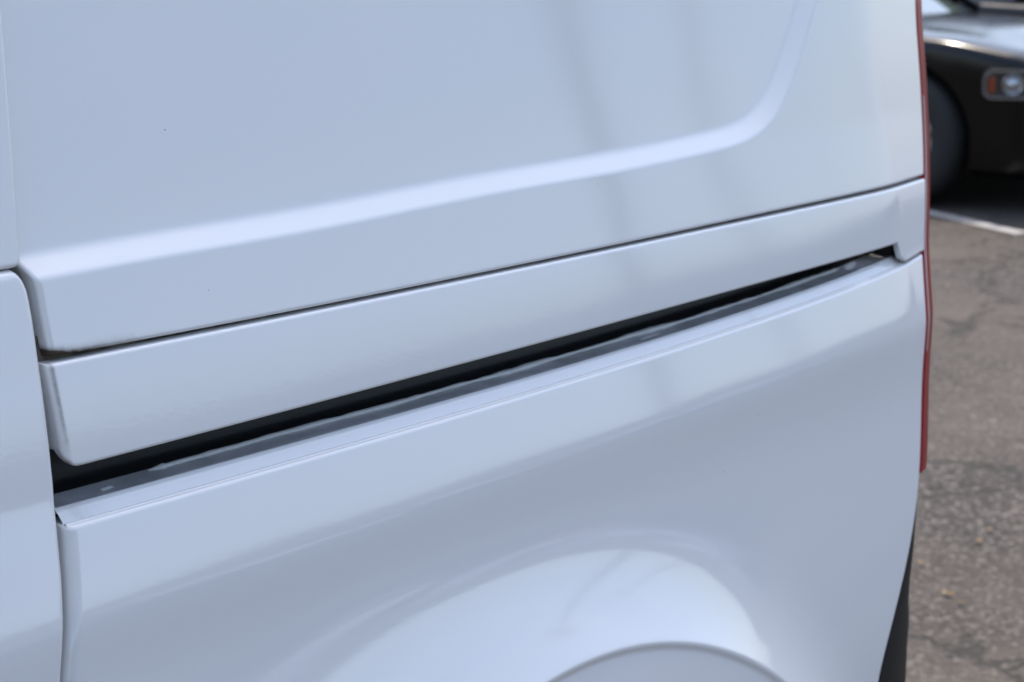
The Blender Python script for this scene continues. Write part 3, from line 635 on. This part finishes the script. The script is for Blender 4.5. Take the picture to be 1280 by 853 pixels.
# ------------------------------------------------------------------ what the paint mirrors: poles, wires, a long low shop; added trees block low sky
wood = mat('weathered_pole_wood', (0.19, 0.155, 0.125), 0.85)
def pole(x, y, h, lb):
    r = empty('utility_pole', (x, y, 0), lb, 'utility pole', 'utility poles along the lot')
    bm = bmesh.new(); add_cyl(bm, (0, 0, 0), (0, 0, h), .16, .11, 14); bm_obj('pole_shaft', bm, wood, r, smooth=True)
    bm = bmesh.new(); add_box(bm, (0, 0, h-.6), (.12, 2.2, .12)); ca = bm_obj('crossarm', bm, wood, r)
    for yy in (-1.0, -.45, .45, 1.0):
        bm = bmesh.new(); add_cyl(bm, (0, yy, h-.54), (0, yy, h-.36), .045, .03, 8); bm_obj('insulator', bm, rubber, ca)
    return Vector((x, y, h))
tops = [pole(x, y, h, lb) for x, y, h, lb in ((17.5, -11.9, 9.5, 'wooden utility pole nearest the van across the lot'), (31.0, -18.0, 10.0, 'wooden utility pole at the far end of the wire run'), (0, -10.5, 9.5, 'wooden utility pole at the near end of the wire run'))]
for a, b in ((2, 0), (0, 1)):
    for yy in (-1.0, .45, 1.0):
        bm = bmesh.new(); pr = None
        for t in np.linspace(0, 1, 15):
            p = tops[a].lerp(tops[b], t)+Vector((0, yy, -.36-1.0*4*t*(1-t)))
            if pr is not None: add_cyl(bm, pr, p, .018, n=5, caps=False)
            pr = p
        o = bm_obj('overhead_wire', bm, rubber, smooth=True); o['label'] = '%s black overhead wire of the %s span between utility poles' % ({-1.0: 'outer', .45: 'middle', 1.0: 'inner'}[yy], 'near' if a == 2 else 'far'); o['category'] = 'wire'; o['group'] = 'overhead wires'
wall_m = mat('tan_render', (0.22, 0.19, 0.16), 0.85); noise_bump(wall_m, 30, .3, .01)
fascia_m = mat('dark_fascia', (0.05, 0.045, 0.042), 0.6)
shop = empty('shop_building', (52, -34, 0), 'long low tan shop building across the car park', 'building')
bm = bmesh.new(); add_box(bm, (0, 0, 1.9), (160, 10, 3.8)); bm_obj('wall', bm, wall_m, shop)
bm = bmesh.new(); add_box(bm, (0, 0.1, 3.95), (160.6, 10.8, .7)); bm_obj('roof_fascia', bm, fascia_m, shop)
for k in range(31):
    x = -75+k*5
    bm = bmesh.new(); add_box(bm, (x, 5.02, 1.55), (3.4, .08, 2.3)); o = bm_obj('shop_window', bm, glass_dark, shop)
    bm = bmesh.new(); add_box(bm, (x, 5.07, 2.74), (3.6, .08, .10)); bm_obj('window_head', bm, fascia_m, o)
    bm = bmesh.new(); add_box(bm, (x, 5.07, .36), (3.6, .08, .10)); bm_obj('window_sill', bm, fascia_m, o)
    bm = bmesh.new(); add_box(bm, (x, 5.07, 1.55), (.08, .08, 2.26)); bm_obj('mullion', bm, fascia_m, o)

# unseen trees added behind the camera to block low sky light
bark = mat('bark', (0.10, 0.075, 0.055), 0.9); noise_bump(bark, 14, .6, .03)
leafg = mat('leaf_green', (0.05, 0.085, 0.025), 0.6); noise_color(leafg, 1.3, (0.035, 0.065, 0.018), (0.085, 0.12, 0.035))
def tree_meshes(seed, h, r):
    g = np.random.default_rng(seed)
    bm = bmesh.new(); top = Vector((.15, .1, h*.62)); add_cyl(bm, (0, 0, 0), (.05, 0, h*.35), .24, .17, 10); add_cyl(bm, (.05, 0, h*.34), top, .17, .07, 8)
    for k in range(7):
        a = k*2.4; z0_ = h*(.30+.04*k); p0 = Vector((.05, 0, z0_)); p1 = Vector((r*.7*math.cos(a), r*.7*math.sin(a), z0_+h*.24)); add_cyl(bm, p0, p1, .08, .02, 6)
    bmesh.ops.recalc_face_normals(bm, faces=bm.faces); tm = bpy.data.meshes.new('trunk'); bm.to_mesh(tm); bm.free(); tm.materials.append(bark)
    V = []; Fc = []
    for c in range(46):
        d = g.normal(size=3); d /= np.linalg.norm(d); c0 = np.array([0, 0, h*.66])+d*np.array([r, r, h*.30])*g.uniform(.35, 1.0); cr_ = g.uniform(.45, .95)*r*.36
        for l in range(70):
            p = c0+g.normal(size=3)*cr_*.55; u = g.normal(size=3); u /= np.linalg.norm(u); v = np.cross(u, g.normal(size=3)); v /= np.linalg.norm(v); sz = g.uniform(.09, .20)
            b = len(V); V += [p-u*sz, p+v*sz*.5, p+u*sz, p-v*sz*.5]; Fc.append((b, b+1, b+2, b+3))
    cm = bpy.data.meshes.new('crown'); cm.from_pydata([tuple(x) for x in V], [], Fc); cm.materials.append(leafg)
    return tm, cm
kinds = [tree_meshes(3, 10.5, 3.9), tree_meshes(5, 9.0, 3.5)]
spots = [(-13, -9, 0), (-9, -13, 1), (-5.0, -15.0, 0), (-.5, -16.5, 1), (4.5, -17.5, 0), (-14.5, -3.5, 1), (-15, 2.5, 0), (8.6, -21, 1), (-11, -18, 0)]
words = ['farthest along the kerb beyond the van nose', 'second in from the nose end of the kerb', 'third in from the nose end of the kerb', 'straight across from the sliding door', 'across from the rear wheel of the van', 'just ahead of the van nose on the kerb', 'in front of the van', 'nearest the tall utility pole', 'set back behind the kerb row']
for (x, y, k), wd_ in zip(spots, words):
    t = empty('sky_block_tree', (x, y, 0), 'leafy green tree added unseen to block low sky, ' + wd_, 'tree', 'unseen trees added to block low sky', rng.uniform(0, 6))
    for nm_, me_ in zip(('trunk', 'crown'), kinds[k]):
        o = bpy.data.objects.new(nm_, me_); COL.objects.link(o); o.parent = t
        if nm_ == 'crown': o['kind'] = 'stuff'
